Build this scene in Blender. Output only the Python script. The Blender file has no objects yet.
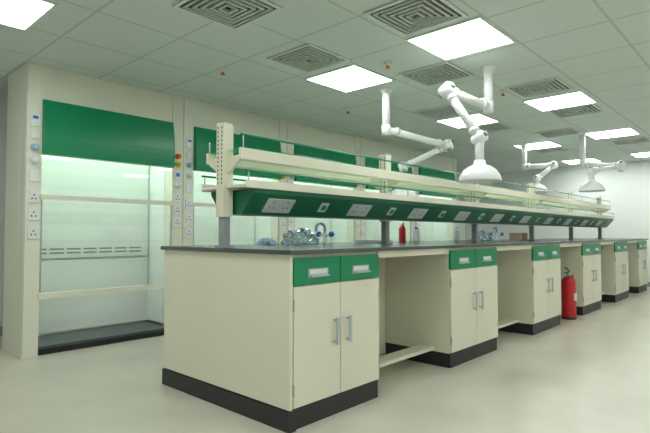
import bpy, bmesh, math, random
from mathutils import Vector, Matrix, noise as mnoise
random.seed(4)
scene = bpy.context.scene
try:
    scene.view_settings.view_transform = 'Standard'
    scene.view_settings.look = 'None'
except Exception as e:
    print(e)

# ------------------------------------------------------------ materials
MATS = {}
def mat(name, col, rough=0.5, metal=0.0, noise=0.0, nscale=6.0, emit=0.0, spec=0.5, bump=0.0):
    if name in MATS: return MATS[name]
    m = bpy.data.materials.new(name); m.use_nodes = True
    nt = m.node_tree; b = nt.nodes['Principled BSDF']
    b.inputs['Base Color'].default_value = (*col, 1)
    b.inputs['Roughness'].default_value = rough
    b.inputs['Metallic'].default_value = metal
    b.inputs['Specular IOR Level'].default_value = spec
    if emit > 0:
        b.inputs['Emission Color'].default_value = (*col, 1)
        b.inputs['Emission Strength'].default_value = emit
    if noise > 0:
        tc = nt.nodes.new('ShaderNodeTexCoord')
        n = nt.nodes.new('ShaderNodeTexNoise'); n.inputs['Scale'].default_value = nscale
        n.inputs['Detail'].default_value = 5
        r = nt.nodes.new('ShaderNodeValToRGB')
        r.color_ramp.elements[0].position = 0.3; r.color_ramp.elements[1].position = 0.7
        r.color_ramp.elements[0].color = (*[c*(1-noise) for c in col], 1)
        r.color_ramp.elements[1].color = (*[min(1, c*(1+noise*0.6)) for c in col], 1)
        nt.links.new(tc.outputs['Object'], n.inputs['Vector'])
        nt.links.new(n.outputs['Fac'], r.inputs['Fac'])
        nt.links.new(r.outputs['Color'], b.inputs['Base Color'])
        if bump > 0:
            bp = nt.nodes.new('ShaderNodeBump'); bp.inputs['Strength'].default_value = bump
            bp.inputs['Distance'].default_value = 0.01
            nt.links.new(n.outputs['Fac'], bp.inputs['Height'])
            nt.links.new(bp.outputs['Normal'], b.inputs['Normal'])
    MATS[name] = m
    return m

CREAM = mat('cream_powdercoat', (0.80, 0.775, 0.63), 0.38, noise=0.03, nscale=2)
CREAM2 = mat('cream_hood', (0.80, 0.80, 0.67), 0.42, noise=0.03, nscale=2)
GREEN = mat('green_powdercoat', (0.0, 0.255, 0.105), 0.32, noise=0.04, nscale=3)
GREEN_D = mat('green_raceway', (0.003, 0.145, 0.065), 0.35)
BLACK = mat('black_plinth', (0.018, 0.02, 0.024), 0.4, noise=0.2, nscale=8)
WORKTOP = mat('epoxy_worktop', (0.085, 0.095, 0.10), 0.22, noise=0.15, nscale=30)
SLATE = mat('hood_base_slate', (0.06, 0.075, 0.08), 0.35, noise=0.2, nscale=15)
STEEL = mat('brushed_steel', (0.55, 0.57, 0.58), 0.3, metal=0.9)
HANDLE = mat('satin_handle', (0.50, 0.54, 0.60), 0.35, metal=0.4)
WHITE = mat('white_plastic', (0.82, 0.84, 0.84), 0.35)
LABEL = mat('socket_plate', (0.68, 0.72, 0.73), 0.35)
ARMW = mat('white_enamel', (0.88, 0.90, 0.90), 0.28)
GREY = mat('grey_plastic', (0.30, 0.32, 0.33), 0.45)
DARK = mat('dark_slot', (0.02, 0.025, 0.025), 0.6)
LINER = mat('hood_liner', (0.88, 0.92, 0.88), 0.4, noise=0.03, nscale=2)
RED = mat('red_paint', (0.55, 0.015, 0.02), 0.3)
BLUE = mat('blue_plastic', (0.03, 0.20, 0.60), 0.35)
LBLUE = mat('pale_blue_plastic', (0.42, 0.62, 0.80), 0.35)
PAPER = mat('paper', (0.85, 0.86, 0.86), 0.7)
ORANGE = mat('orange_plastic', (0.8, 0.18, 0.03), 0.4)
YELLOW = mat('yellow_plastic', (0.75, 0.6, 0.05), 0.4)
PANEL = mat('light_diffuser', (0.95, 1.0, 0.97), 0.5, emit=13.2)
LAMP = mat('hood_lamp_tube', (0.93, 1.0, 0.96), 0.5, emit=24.0)
FRAME = mat('ceiling_frame_white', (0.74, 0.78, 0.74), 0.45)
VENT = mat('vent_aluminium', (0.55, 0.6, 0.57), 0.45)
GEDGE = mat('green_glass_edge', (0.0, 0.28, 0.13), 0.12)
WALL = mat('wall_paint', (0.87, 0.90, 0.88), 0.6, noise=0.03, nscale=1.5)

def glass_mat(name, tint, gloss):
    m = bpy.data.materials.new(name); m.use_nodes = True
    nt = m.node_tree; nt.nodes.clear()
    o = nt.nodes.new('ShaderNodeOutputMaterial'); mx = nt.nodes.new('ShaderNodeMixShader')
    t = nt.nodes.new('ShaderNodeBsdfTransparent'); t.inputs[0].default_value = (*tint, 1)
    g = nt.nodes.new('ShaderNodeBsdfGlossy'); g.inputs['Roughness'].default_value = 0.03
    mx.inputs[0].default_value = gloss
    nt.links.new(t.outputs[0], mx.inputs[1]); nt.links.new(g.outputs[0], mx.inputs[2])
    nt.links.new(mx.outputs[0], o.inputs[0])
    return m
GLASS = glass_mat('sash_glass', (0.97, 0.995, 0.98), 0.04)
SHELFG = glass_mat('shelf_glass', (0.80, 0.94, 0.86), 0.10)
FILM = glass_mat('plastic_film', (0.80, 0.91, 0.98), 0.42)

TILE = 0.577; CX = 3.31; CY = 1.675; CEIL = 2.36
def ceiling_mat():
    m = bpy.data.materials.new('ceiling_tiles'); m.use_nodes = True
    nt = m.node_tree; b = nt.nodes['Principled BSDF']; b.inputs['Roughness'].default_value = 0.7
    geo = nt.nodes.new('ShaderNodeNewGeometry'); sp = nt.nodes.new('ShaderNodeSeparateXYZ')
    nt.links.new(geo.outputs['Position'], sp.inputs[0])
    def M(op, a, bb=None):
        n = nt.nodes.new('ShaderNodeMath'); n.operation = op
        for i, v in enumerate((a, bb)):
            if v is None: continue
            if isinstance(v, (int, float)): n.inputs[i].default_value = v
            else: nt.links.new(v, n.inputs[i])
        return n.outputs[0]
    res = []
    for out, c in ((sp.outputs[0], CX), (sp.outputs[1], CY)):
        u = M('FRACT', M('DIVIDE', M('ADD', out, -c + TILE/2 + 40*TILE), TILE))
        d = M('MINIMUM', u, M('SUBTRACT', 1.0, u))
        res.append(M('LESS_THAN', d, 0.016))
    g = M('MAXIMUM', res[0], res[1])
    n = nt.nodes.new('ShaderNodeTexNoise'); n.inputs['Scale'].default_value = 0.8
    nt.links.new(geo.outputs['Position'], n.inputs['Vector'])
    r = nt.nodes.new('ShaderNodeValToRGB')
    r.color_ramp.elements[0].color = (0.66, 0.74, 0.71, 1); r.color_ramp.elements[1].color = (0.72, 0.79, 0.76, 1)
    nt.links.new(n.outputs['Fac'], r.inputs['Fac'])
    mix = nt.nodes.new('ShaderNodeMix'); mix.data_type = 'RGBA'
    nt.links.new(g, mix.inputs[0]); nt.links.new(r.outputs['Color'], mix.inputs[6])
    mix.inputs[7].default_value = (0.52, 0.59, 0.56, 1)
    nt.links.new(mix.outputs[2], b.inputs['Base Color'])
    return m
CEILM = ceiling_mat()
FLOORM = mat('floor_vinyl', (0.63, 0.605, 0.50), 0.30, noise=0.10, nscale=2.2)

# ------------------------------------------------------------ mesh builder
class MB:
    def __init__(s, name):
        s.name = name; s.bm = bmesh.new(); s.mats = []
    def mi(s, m):
        if m not in s.mats: s.mats.append(m)
        return s.mats.index(m)
    def box(s, x0, x1, y0, y1, z0, z1, m):
        i = s.mi(m)
        v = [s.bm.verts.new(p) for p in ((x0,y0,z0),(x1,y0,z0),(x1,y1,z0),(x0,y1,z0),(x0,y0,z1),(x1,y0,z1),(x1,y1,z1),(x0,y1,z1))]
        for f in ((0,3,2,1),(4,5,6,7),(0,1,5,4),(1,2,6,5),(2,3,7,6),(3,0,4,7)):
            s.bm.faces.new([v[k] for k in f]).material_index = i
    def prism(s, pts, x0, x1, m):   # polygon in YZ extruded along X
        i = s.mi(m)
        a = [s.bm.verts.new((x0, p[0], p[1])) for p in pts]
        b = [s.bm.verts.new((x1, p[0], p[1])) for p in pts]
        n = len(pts); fs = [s.bm.faces.new(a), s.bm.faces.new(b[::-1])]
        for k in range(n):
            fs.append(s.bm.faces.new((a[k], b[k], b[(k+1) % n], a[(k+1) % n])))
        for f in fs: f.material_index = i
    def tube(s, pts, r, m, seg=16, closed_ends=True):
        i = s.mi(m); pts = [Vector(p) for p in pts]; rings = []
        rr = r if isinstance(r, (list, tuple)) else [r]*len(pts)
        up = None
        for k, p in enumerate(pts):
            if k == 0: t = pts[1]-pts[0]
            elif k == len(pts)-1: t = pts[-1]-pts[-2]
            else: t = (pts[k+1]-pts[k]).normalized() + (pts[k]-pts[k-1]).normalized()
            t.normalize()
            if up is None:
                up = Vector((0,0,1)) if abs(t.z) < 0.9 else Vector((1,0,0))
            a = t.cross(up)
            if a.length < 1e-4: a = t.cross(Vector((0.3,1,0.2)))
            a.normalize(); b = a.cross(t).normalized(); up = b
            rings.append([s.bm.verts.new(p + (a*math.cos(2*math.pi*j/seg) + b*math.sin(2*math.pi*j/seg))*rr[k]) for j in range(seg)])
        for k in range(len(rings)-1):
            for j in range(seg):
                f = s.bm.faces.new((rings[k][j], rings[k][(j+1)%seg], rings[k+1][(j+1)%seg], rings[k+1][j]))
                f.material_index = i; f.smooth = True
        if closed_ends:
            for rg in (rings[0][::-1], rings[-1]):
                s.bm.faces.new(rg).material_index = i
    def lathe(s, prof, c, m, seg=32, axis=None):  # prof [(r,h)] about axis through c
        i = s.mi(m); c = Vector(c)
        q = Vector((0,0,1)).rotation_difference(Vector(axis)) if axis else None
        rings = []
        for r, h in prof:
            ring = []
            for j in range(seg):
                v = Vector((r*math.cos(2*math.pi*j/seg), r*math.sin(2*math.pi*j/seg), h))
                if q: v = q @ v
                ring.append(s.bm.verts.new(c+v))
            rings.append(ring)
        for k in range(len(rings)-1):
            for j in range(seg):
                f = s.bm.faces.new((rings[k][j], rings[k][(j+1)%seg], rings[k+1][(j+1)%seg], rings[k+1][j]))
                f.material_index = i; f.smooth = True
        for rg, p in ((rings[0][::-1], prof[0]), (rings[-1], prof[-1])):
            if p[0] > 1e-5: s.bm.faces.new(rg).material_index = i
    def done(s, bevel=0.0, parent=None, name=None):
        bmesh.ops.remove_doubles(s.bm, verts=s.bm.verts, dist=1e-6)
        bmesh.ops.recalc_face_normals(s.bm, faces=s.bm.faces)
        me = bpy.data.meshes.new(s.name); s.bm.to_mesh(me); s.bm.free()
        for m in s.mats: me.materials.append(m)
        o = bpy.data.objects.new(s.name, me); scene.collection.objects.link(o)
        if bevel:
            md = o.modifiers.new('bevel', 'BEVEL'); md.width = bevel; md.segments = 2
            md.limit_method = 'ANGLE'; md.angle_limit = math.radians(50)
        if parent: o.parent = parent
        return o
def empty(name):
    o = bpy.data.objects.new(name, None); scene.collection.objects.link(o); return o

# ------------------------------------------------------------ room
X0, X1, Y0, Y1 = -3.0, 10.95, -3.2, 5.6
def slab(name, a, m):
    b = MB(name); b.box(*a, m); return b.done()
slab('floor', (X0, X1, Y0, Y1, -0.1, 0), FLOORM)
slab('ceiling', (X0, X1, Y0, Y1, CEIL, CEIL+0.1), CEILM)
slab('wall_back', (X0, X1, Y1, Y1+0.1, 0, CEIL), WALL)
slab('wall_front', (X0, X1, Y0-0.1, Y0, 0, CEIL), WALL)
slab('wall_left', (X0-0.1, X0, Y0, Y1, 0, CEIL), WALL)
slab('wall_right', (X1, X1+0.1, Y0, Y1, 0, CEIL), WALL)
slab('baseboard_right', (X1-0.012, X1, Y0, Y1, 0, 0.09), GREY)
slab('baseboard_back', (X0, X1-0.012, Y1-0.012, Y1, 0, 0.09), GREY)

# ------------------------------------------------------------ ceiling fittings
def light(x, y):
    b = MB('ceiling_light_panel')
    h = TILE/2 - 0.002; i = h-0.018
    z0 = CEIL-0.012
    b.box(x-h, x+h, y-h, y-i, z0, CEIL, FRAME); b.box(x-h, x+h, y+i, y+h, z0, CEIL, FRAME)
    b.box(x-h, x-i, y-i, y+i, z0, CEIL, FRAME); b.box(x+i, x+h, y-i, y+i, z0, CEIL, FRAME)
    b.box(x-i, x+i, y-i, y+i, CEIL-0.009, CEIL-0.001, PANEL)
    return b.done()
for x, y in ((3.24, CY), (3.39, CY+2*TILE), (5.45, CY+0.03), (5.63, CY+2*TILE), (7.68, CY+0.06), (7.95, CY+2*TILE), (10.1, CY), (10.2, CY+2*TILE),
             (0.80, 3.46), (1.0, CY-0.3)):
    light(x, y)
for x in (CX-4*TILE, CX, CX+4*TILE, CX+8*TILE):
    for y in (CY-4*TILE, CY-7*TILE): light(x, y)
light(-1.34, CY+2*TILE); light(-1.34, CY-2*TILE)

def vent(x, y):
    b = MB('ceiling_air_diffuser')
    h = 0.235
    b.box(x-h, x+h, y-h, y+h, CEIL-0.003, CEIL, DARK)
    def ringf(o, w, z0, z1, m):
        b.box(x-o, x+o, y-o, y-o+w, z0, z1, m); b.box(x-o, x+o, y+o-w, y+o, z0, z1, m)
        b.box(x-o, x-o+w, y-o+w, y+o-w, z0, z1, m); b.box(x+o-w, x+o, y-o+w, y+o-w, z0, z1, m)
    ringf(h, 0.022, CEIL-0.012, CEIL, FRAME)
    for k in range(5):
        ringf(h-0.042-k*0.037, 0.015, CEIL-0.014-0.002*k, CEIL-0.004, VENT)
    b.done()
for x, y in ((2.78, 2.74), (3.80, 2.20), (2.66, 1.68), (4.82, 1.69), (5.99, 1.71),
             (6.19, 2.83), (5.04, 2.85), (7.15, 2.26), (1.80, 2.46), (CX+9*TILE, CY+2*TILE), (CX+9*TILE, CY)):
    vent(x, y)
for x, y in ((2.46, 3.43), (3.27, 2.33), (4.2, 3.53), (4.67, 1.98), (6.5, 3.5)):
    b = MB('fire_sprinkler_head')
    b.lathe([(0.0, 0), (0.035, 0), (0.035, -0.006), (0.014, -0.010), (0.012, -0.03), (0, -0.03)], (x, y, CEIL), FRAME, 20)
    b.lathe([(0.0, -0.03), (0.010, -0.031), (0.010, -0.045), (0.022, -0.047), (0.022, -0.052), (0, -0.053)], (x, y, CEIL), ORANGE, 20)
    b.done()

# ------------------------------------------------------------ fume hoods
HY = 4.45; HW = 1.42; PW = 0.12; HD = 0.50; HT = CEIL-0.002
def hood(x0):
    root = empty('fume_hood')
    x1 = x0+HW; a = x0+PW; c = x1-PW; yb = HY+HD
    b = MB('frame')
    b.box(x0, a, HY, HY+0.14, 0, HT, CREAM2); b.box(c, x1-0.003, HY, HY+0.14, 0, HT, CREAM2)
    b.box(x0, x0+0.02, HY+0.14, yb, 0, HT, CREAM2); b.box(x1-0.023, x1-0.003, HY+0.14, yb, 0, HT, CREAM2)
    b.box(a, c, HY+0.012, HY+0.03, 2.085, HT, CREAM2)
    b.box(x0+0.02, x1-0.023, yb-0.02, yb, 0, HT, CREAM2)
    b.box(x0+0.003, x0+0.006, HY-0.002, HY, 0.02, HT-0.02, GREY)
    b.done(0.003, root)
    b = MB('canopy_panel')
    pts = []
    for k in range(9):
        t = k/8; z = 2.08-0.45*t
        pts.append((HY-0.005-0.045*math.sin(math.pi*(0.08+0.6*t)), z))
    pts += [(HY+0.03, 1.63), (HY+0.03, 2.08)]
    b.prism(pts, a+0.002, c-0.002, GREEN); b.done(0.002, root)
    b = MB('liner')
    b.box(a, c, yb-0.035, yb-0.022, 0.09, 2.3, LINER)
    b.box(a-0.012, a, HY+0.145, yb-0.035, 0.09, 2.3, LINER)
    b.box(c, c+0.012, HY+0.145, yb-0.035, 0.09, 2.3, LINER)
    b.box(a, c, HY+0.03, yb-0.035, 2.25, 2.27, LINER)
    b.box(a+0.02, c-0.02, yb-0.06, yb-0.05, 0.45, 0.74, LINER)
    b.box(a+0.02, c-0.02, yb-0.06, yb-0.05, 0.76, 1.90, LINER)
    n = 7
    for z in (0.80, 0.835):
        for k in range(n):
            xs = a+0.07 + k*(c-a-0.14)/n
            b.box(xs, xs+(c-a-0.14)/n-0.025, yb-0.062, yb-0.0595, z, z+0.014, GREY)
    b.done(0, root)
    b = MB('base')
    b.box(a, c, HY+0.01, yb-0.036, 0.0, 0.05, BLACK); b.box(a, c, HY-0.01, yb-0.036, 0.05, 0.075, SLATE)
    b.done(0.003, root)
    b = MB('sash')
    b.box(a-0.01, c+0.01, HY-0.018, HY+0.012, 1.262, 1.30, CREAM2)
    b.box(a-0.01, c+0.01, HY-0.022, HY+0.012, 0.455, 0.50, CREAM2)
    b.box(a, a+0.012, HY+0.0, HY+0.012, 0.5, 1.262, STEEL); b.box(c-0.012, c, HY, HY+0.012, 0.5, 1.262, STEEL)
    b.box(a+0.012, c-0.012, HY+0.004, HY+0.008, 0.50, 1.262, GLASS)
    b.box(a+0.002, c-0.002, HY+0.004, HY+0.008, 1.30, 1.63, GLASS)
    b.done(0, root)
    b = MB('lamp')
    b.box(a+0.15, c-0.15, HY+0.10, HY+0.22, 2.235, 2.25, LAMP); b.done(0, root)
    b = MB('service_fittings')
    for px, left in ((x0+PW*0.55, True), (c+PW*0.45, False)):
        y = HY
        def plate(z, w, h, m):
            b.box(px-w/2, px+w/2, y-0.012, y, z-h/2, z+h/2, m)
        def knob(z, m):
            b.lathe([(0.0, 0), (0.028, 0), (0.028, 0.012), (0.018, 0.014), (0.02, 0.045), (0.014, 0.05), (0, 0.05)], (px, y, z), m, 20, (0,-1,0))
        if left:
            plate(1.90, 0.07, 0.10, WHITE); b.box(px-0.02, px+0.02, y-0.015, y-0.012, 1.91, 1.935, BLUE)
            plate(1.78, 0.06, 0.06, WHITE); knob(1.68, LBLUE); knob(1.57, WHITE); plate(1.45, 0.07, 0.09, WHITE)
        else:
            knob(1.75, ORANGE); knob(1.67, YELLOW); plate(1.56, 0.06, 0.08, WHITE); b.box(px-0.02, px+0.02, y-0.015, y-0.012, 1.55, 1.585, BLUE)
            knob(1.46, WHITE)
        for z in (1.34, 1.22, 1.10) if not left else (1.28, 1.14, 0.99):
            plate(z, 0.078, 0.095, WHITE)
            for dx, dz in ((0, 0.015), (-0.015, -0.015), (0.015, -0.015)):
                b.box(px+dx-0.005, px+dx+0.005, y-0.014, y-0.0115, z+dz-0.006, z+dz+0.006, DARK)
    b.done(0, root)
for k in range(5): hood(1.30+k*HW)

b = MB('fire_alarm_call_point')
b.box(1.02, 1.12, Y1-0.04, Y1, 1.15, 1.25, RED); b.box(1.045, 1.095, Y1-0.045, Y1-0.04, 1.175, 1.225, WHITE); b.done(0.004)

# ------------------------------------------------------------ island bench
BX0, BX1, BY0, BY1 = 1.72, 10.32, 1.82, 3.03
YM = 2.425
bench = empty('island_lab_bench')
b = MB('worktop')
b.box(BX0-0.02, BX1+0.02, BY0-0.02, BY1+0.02, 0.877, 0.90, WORKTOP); b.done(0.004, bench)
b = MB('end_panels')
for x in (BX0, BX1-0.02):
    b.box(x, x+0.02, BY0+0.004, BY1-0.004, 0.105, 0.877, CREAM)
b.done(0.002, bench)
cabs = [(1.74, 2.455), (3.33, 4.135), (4.95, 5.75), (6.55, 7.35), (8.10, 8.90), (9.62, 10.30)]
def front(b, cx0, cx1, sgn, yf):
    def bx(x0, x1, d0, d1, z0, z1, m):
        ya, yb_ = yf + sgn*d0, yf + sgn*d1
        b.box(x0, x1, min(ya, yb_), max(ya, yb_), z0, z1, m)
    m_ = (cx0+cx1)/2; g = 0.003
    for s0, s1, side in ((cx0+0.004, m_-g, 0), (m_+g, cx1-0.004, 1)):
        bx(s0, s1, -0.018, 0.0, 0.72, 0.858, GREEN)
        bx(s0, s1, -0.018, 0.0, 0.112, 0.714, CREAM)
        w = s1-s0; c = (s0+s1)/2
        bx(c-0.075, c+0.075, 0.0, 0.004, 0.755, 0.80, HANDLE)
        bx(c-0.065, c+0.065, 0.004, 0.005, 0.772, 0.795, WHITE)
        bx(c-0.068, c+0.068, 0.004, 0.022, 0.758, 0.766, HANDLE)
        hx = s1-0.05 if side == 0 else s0+0.05
        for z in (0.40, 0.515): bx(hx-0.006, hx+0.006, 0, 0.028, z-0.006, z+0.006, HANDLE)
        bx(hx-0.008, hx+0.008, 0.024, 0.034, 0.385, 0.53, HANDLE)
        hg = s0 if side == 0 else s1
        for z in (0.2, 0.62): bx(hg-0.003, hg+0.003, -0.01, 0.004, z-0.03, z+0.03, STEEL)
for i, (cx0, cx1) in enumerate(cabs):
    for sgn, yf in ((-1, BY0), (1, BY1)):
        b = MB('base_cabinet')
        ya, yb_ = (yf+0.019, YM-0.02) if sgn < 0 else (YM+0.02, yf-0.019)
        b.box(cx0, cx1, ya, yb_, 0.105, 0.877, CREAM)
        front(b, cx0, cx1, sgn, yf)
        b.done(0.0015, bench)
b = MB('plinth')
b.box(BX0-0.008, BX0+0.04, BY0-0.002, BY1+0.002, 0, 0.10, BLACK)
for cx0, cx1 in cabs:
    for ya, yb_ in ((BY0+0.012, YM-0.02), (YM+0.02, BY1-0.012)):
        b.box(cx0+0.002, cx1, ya, yb_, 0, 0.1045, BLACK)
b.done(0.002, bench)
b = MB('knee_space_panels')
for k in range(len(cabs)-1):
    a, c = cabs[k][1], cabs[k+1][0]
    b.box(a, c, YM-0.018, YM+0.018, 0.02, 0.877, CREAM)
    for y in (BY0, BY1):
        s = 1 if y == BY0 else -1
        f = lambda p, q: (min(y+s*p, y+s*q), max(y+s*p, y+s*q))
        b.box(a, c, *f(0.012, 0.03), 0.835, 0.877, CREAM)
        b.box(a, c, *f(0.14, 0.26), 0.115, 0.14, CREAM)
b.done(0.0015, bench)

# ------------------------------------------------------------ reagent shelf on the bench
shelf = empty('reagent_shelf_rack')
SX0, SX1 = 1.745, 9.79
posts = [1.735+1.6*k for k in range(6)]
b = MB('posts')
for p in posts:
    b.box(p-0.012, p+0.058, YM-0.035, YM+0.035, 1.08, 1.63, CREAM)
    b.box(p+0.0, p+0.046, YM-0.025, YM+0.025, 0.90, 1.08, GREY)
    b.box(p-0.014, p+0.06, YM-0.045, YM+0.045, 0.90, 0.912, GREY)
    for z in [1.27+0.025*j for j in range(14)]:
        for dy in (-0.018, 0.018):
            b.box(p-0.0135, p-0.0115, YM+dy-0.004, YM+dy+0.004, z, z+0.013, DARK)
b.done(0.002, shelf)
b = MB('upper_shelf')
for s in (-1, 1):
    y = YM+s*0.15
    b.box(SX0, SX1, min(y, y+s*0.022), max(y, y+s*0.022), 1.405, 1.47, CREAM)
    b.box(SX0, SX1, min(y, y-s*0.05), max(y, y-s*0.05), 1.405, 1.412, CREAM)
b.box(SX0, SX1, YM-0.15, YM-0.037, 1.46, 1.468, SHELFG); b.box(SX0, SX1, YM+0.037, YM+0.15, 1.46, 1.468, SHELFG)
for s in (-1, 1):
    y = YM+s*0.165
    b.tube([(SX0, y, 1.545), (SX1, y, 1.545)], 0.006, GEDGE, 8)
    for p in posts:
        b.tube([(p+0.03, y, 1.468), (p+0.03, y, 1.545)], 0.004, STEEL, 8)
for p in posts:
    b.prism([(YM-0.15, 1.40), (YM-0.035, 1.33), (YM+0.035, 1.33), (YM+0.15, 1.40), (YM+0.15, 1.43), (YM-0.15, 1.43)], p+0.012, p+0.034, CREAM)
b.done(0.001, shelf)
b = MB('lower_shelf')
b.box(SX0, SX1, YM-0.215, YM-0.037, 1.245, 1.262, CREAM); b.box(SX0, SX1, YM+0.037, YM+0.215, 1.245, 1.262, CREAM)
for s in (-1, 1):
    y = YM+s*0.215
    b.box(SX0, SX1, y-0.006, y+0.006, 1.24, 1.285, CREAM)
    b.tube([(SX0, y, 1.335), (SX1, y, 1.335)], 0.006, GEDGE, 8)
    for p in posts:
        b.tube([(p+0.03, y, 1.285), (p+0.03, y, 1.335)], 0.004, STEEL, 8)
b.done(0.001, shelf)
b = MB('service_raceway')
prof = [(YM-0.21, 1.238), (YM-0.205, 1.215), (YM-0.10, 1.095), (YM+0.10, 1.095), (YM+0.205, 1.215), (YM+0.21, 1.238)]
b.prism(prof, SX0+0.062, SX1, GREEN_D)
def slant(s, u, d):
    p0 = Vector((YM+s*0.10, 1.095)); p1 = Vector((YM+s*0.205, 1.215)); t = (p1-p0)
    n = Vector((s*abs(t.y), -abs(t.x))).normalized()
    q = p0+t*u+n*d
    return (q.x, q.y)
x = 2.05; k = 0
while x < SX1-0.15:
    for s in (-1, 1):
        if k % 2 == 0:
            u0, u1, w = 0.15, 0.80, 0.11
            b.prism([slant(s, u0, -0.002), slant(s, u1, -0.002), slant(s, u1, 0.006), slant(s, u0, 0.006)], x-w, x+w, LABEL)
            for dx in (-0.055, 0.055):
                for ex, u in ((0, 0.62), (-0.016, 0.36), (0.016, 0.36)):
                    b.prism([slant(s, u, 0.004), slant(s, u+0.08, 0.004), slant(s, u+0.08, 0.008), slant(s, u, 0.008)], x+dx+ex-0.005, x+dx+ex+0.005, GREY)
        else:
            b.prism([slant(s, 0.3, -0.002), slant(s, 0.75, -0.002), slant(s, 0.75, 0.008), slant(s, 0.3, 0.008)], x-0.035, x+0.035, LABEL)
            b.prism([slant(s, 0.42, 0.006), slant(s, 0.65, 0.006), slant(s, 0.65, 0.012), slant(s, 0.42, 0.012)], x-0.018, x+0.018, GREEN)
    x += 0.39; k += 1
b.done(0.0008, shelf)

# ------------------------------------------------------------ extraction arms
def arm(mount, dropz, j2, j3, dome_z):
    b = MB('fume_extraction_arm')
    mx, my = mount; R = 0.036
    b.lathe([(0, 0), (0.06, 0), (0.06, -0.015), (0.042, -0.03), (0.042, -0.05), (0, -0.05)], (mx, my, CEIL), ARMW, 28)
    j1 = Vector((mx, my, dropz)); j2 = Vector(j2); j3 = Vector(j3)
    b.tube([(mx, my, CEIL-0.03), j1], R, ARMW, 20)
    b.lathe([(0, 0), (0.043, 0), (0.043, 0.09), (0, 0.09)], (mx, my, dropz-0.06), ARMW, 24)
    b.tube([j1+Vector((0,0,-0.01)), j2], R*0.92, ARMW, 20)
    b.tube([j2, j3], R*0.85, ARMW, 20)
    for j, r in ((j2, 0.052), (j3, 0.045)):
        d = (j3-j2).cross(j2-j1).normalized()
        if d.length < 0.1: d = Vector((1,0,0))
        b.lathe([(0, -0.05), (r*0.8, -0.05), (r, -0.04), (r, 0.04), (r*0.8, 0.05), (0, 0.05)], j, ARMW, 24, d)
        b.lathe([(0, 0.05), (r*0.45, 0.05), (r*0.45, 0.066), (0, 0.066)], j, GREY, 18, d)
        b.lathe([(0, 0.05), (r*0.45, 0.05), (r*0.45, 0.066), (0, 0.066)], j, GREY, 18, -d)
    for p, q, rr in ((j1, j2, 0.041), (j2, j3, 0.038)):
        for t in (0.16, 0.84):
            c = p.lerp(q, t); dd = (q-p).normalized()
            b.tube([c-dd*0.015, c+dd*0.015], rr, ARMW, 20)
    top = dome_z+0.10
    b.tube([j3, (j3.x, j3.y, top)], 0.031, ARMW, 20)
    b.lathe([(0.04, top+0.03), (0.045, top), (0.08, top-0.015), (0.115, top-0.04), (0.14, top-0.08), (0.15, top-0.115), (0.15, top-0.122),
             (0.143, top-0.118), (0.13, top-0.08), (0.105, top-0.05), (0.04, top-0.025), (0.0, top-0.02)], (j3.x, j3.y, 0), ARMW, 36)
    b.tube([(j3.x+0.09, j3.y, top-0.03), (j3.x+0.09, j3.y, top+0.01), (j3.x+0.03, j3.y, top+0.03)], 0.006, GREY, 8)
    b.done()
arm((3.93, 1.79), 2.04, (3.335, 1.841, 2.05), (3.40, 1.62, 1.67), 1.38)
arm((3.87, 2.78), 1.98, (4.60, 2.54, 1.886), (4.40, 2.95, 1.68), 1.37)
arm((7.27, 2.00), 1.92, (7.16, 1.525, 1.835), (6.91, 1.80, 1.77), 1.54)
arm((7.72, 2.95), 2.02, (7.74, 2.52, 2.0), (7.59, 2.72, 1.80), 1.62)

# ------------------------------------------------------------ fire extinguisher
ex, ey = 6.20, 1.88
b = MB('fire_extinguisher')
b.lathe([(0, 0), (0.078, 0), (0.08, 0.01), (0.08, 0.03)], (ex, ey, 0), BLACK, 32)
b.lathe([(0.0, 0.03), (0.075, 0.03), (0.078, 0.04), (0.078, 0.42), (0.070, 0.455), (0.045, 0.48), (0.022, 0.49), (0.0, 0.49)], (ex, ey, 0), RED, 32)
b.box(ex-0.04, ex+0.03, ey-0.081, ey-0.06, 0.22, 0.30, LABEL)
b.lathe([(0, 0.49), (0.022, 0.49), (0.022, 0.53), (0.016, 0.535), (0, 0.535)], (ex, ey, 0), STEEL, 20)
b.prism([(ey-0.012, 0.532), (ey+0.012, 0.532), (ey+0.012, 0.542), (ey-0.012, 0.542)], ex-0.10, ex+0.03, BLACK)
b.tube([(ex+0.03, ey, 0.545), (ex-0.04, ey, 0.575), (ex-0.11, ey, 0.595)], 0.009, BLACK, 10)
b.lathe([(0, 0), (0.016, 0), (0.016, 0.02), (0, 0.02)], (ex, ey-0.018, 0.512), STEEL, 16, (0,-1,0))
hose = [(ex+0.02, ey, 0.515)]
for k in range(9):
    t = k/8
    hose.append((ex+0.06+0.055*math.sin(math.pi*min(1, t*1.1)), ey-0.02, 0.515-0.33*t))
b.tube(hose, 0.011, BLACK, 10)
b.tube([hose[-1], (hose[-1][0]-0.005, ey-0.02, 0.10)], [0.012, 0.022], BLACK, 12)
b.done()

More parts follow.
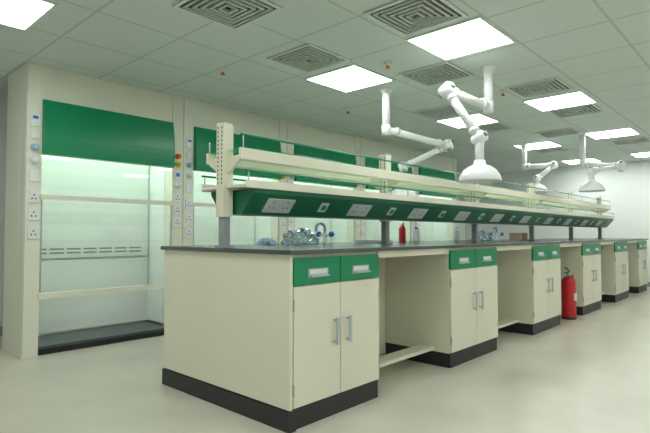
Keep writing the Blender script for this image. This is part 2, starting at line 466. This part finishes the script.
# ------------------------------------------------------------ lab faucets, film, bench clutter
def faucet(x, y):
    b = MB('lab_water_faucet')
    z = 0.90
    b.lathe([(0, 0), (0.032, 0), (0.032, 0.01), (0.018, 0.02), (0.016, 0.10), (0, 0.10)], (x, y, z), WHITE, 20)
    pts = [(x, y, z+0.08)]
    for k in range(11):
        t = math.pi*k/10
        pts.append((x-0.055+0.055*math.cos(t), y, z+0.125+0.045*math.sin(t)))
    pts.append((x-0.11, y, z+0.10))
    b.tube(pts, 0.012, LBLUE, 12)
    for s in (-1, 1):
        b.tube([(x, y, z+0.06), (x, y+s*0.06, z+0.075)], 0.009, WHITE, 10)
        b.lathe([(0, 0), (0.022, 0), (0.025, 0.012), (0.018, 0.028), (0, 0.03)], (x, y+s*0.06, z+0.075), BLUE, 16, (0, s, 0.3))
    b.done()
def film(x, y, sx, sy, sz, m=FILM, name='plastic_film_bag', o_=0):
    bm = bmesh.new(); bmesh.ops.create_icosphere(bm, subdivisions=4, radius=1)
    for v in bm.verts:
        n = v.co.normalized()
        d = 1+0.35*mnoise.noise(n*2.3+Vector((x+o_, y, 0)))+0.32*mnoise.noise(n*6)
        v.co = Vector((n.x*sx*d, n.y*sy*d, max(0, n.z*sz*d)))
        v.co += Vector((x, y, 0.9005))
    me = bpy.data.meshes.new(name); bm.to_mesh(me); bm.free(); me.materials.append(m)
    o = bpy.data.objects.new(name, me); scene.collection.objects.link(o)
faucet(3.10, 2.86); film(2.78, 2.82, 0.17, 0.10, 0.11)
film(2.46, 2.86, 0.07, 0.06, 0.045, LBLUE, 'crumpled_plastic_wrap', 3)
faucet(6.35, 2.80); film(6.0, 2.84, 0.16, 0.10, 0.11)

def bottle(name, x, y, r, h, m, cap):
    b = MB(name); z = 0.90
    b.lathe([(0, 0), (r*0.95, 0), (r, 0.006), (r, h*0.68), (r*0.8, h*0.78), (r*0.4, h*0.84), (r*0.4, h*0.88), (0, h*0.88)], (x, y, z), m, 24)
    b.lathe([(0, h*0.87), (r*0.5, h*0.87), (r*0.5, h*0.98), (r*0.42, h), (0, h)], (x, y, z), cap, 20)
    b.done()
bottle('red_reagent_bottle', 4.25, 2.86, 0.035, 0.19, RED, WHITE)
bottle('white_reagent_bottle', 4.42, 2.80, 0.035, 0.15, WHITE, BLUE)
bottle('white_reagent_bottle', 5.35, 2.84, 0.04, 0.17, WHITE, WHITE)
b = MB('paper_stack')
for k in range(6):
    dx = 0.004*math.sin(k*2.1); dy = 0.004*math.cos(k*1.7)
    b.box(3.50+dx, 3.80+dx, 2.66+dy, 2.87+dy, 0.9+0.0045*k, 0.9+0.0045*k+0.004, PAPER)
b.done()
b = MB('cardboard_box')
CARD = mat('cardboard', (0.45, 0.33, 0.20), 0.8, noise=0.1, nscale=10)
b.box(7.0, 7.2, 2.72, 2.90, 0.90, 0.99, CARD)
b.box(6.99, 7.21, 2.71, 2.80, 0.99, 0.994, CARD); b.box(6.99, 7.21, 2.81, 2.91, 0.99, 0.994, CARD)
b.box(6.998, 7.202, 2.795, 2.825, 0.994, 0.9955, PAPER)
b.done()

# ------------------------------------------------------------ camera & world
w = bpy.data.worlds.new('World'); scene.world = w; w.use_nodes = True
w.node_tree.nodes['Background'].inputs[0].default_value = (0.5, 0.6, 0.55, 1)
w.node_tree.nodes['Background'].inputs[1].default_value = 0.1
cam = bpy.data.cameras.new('camera'); co = bpy.data.objects.new('camera', cam); scene.collection.objects.link(co)
cam.sensor_width = 36; cam.lens = 501/650*36; cam.clip_start = 0.05
co.location = (0, 0, 0.98)
co.rotation_euler = (math.radians(92.0), 0, math.radians(42.7-90))
scene.camera = co
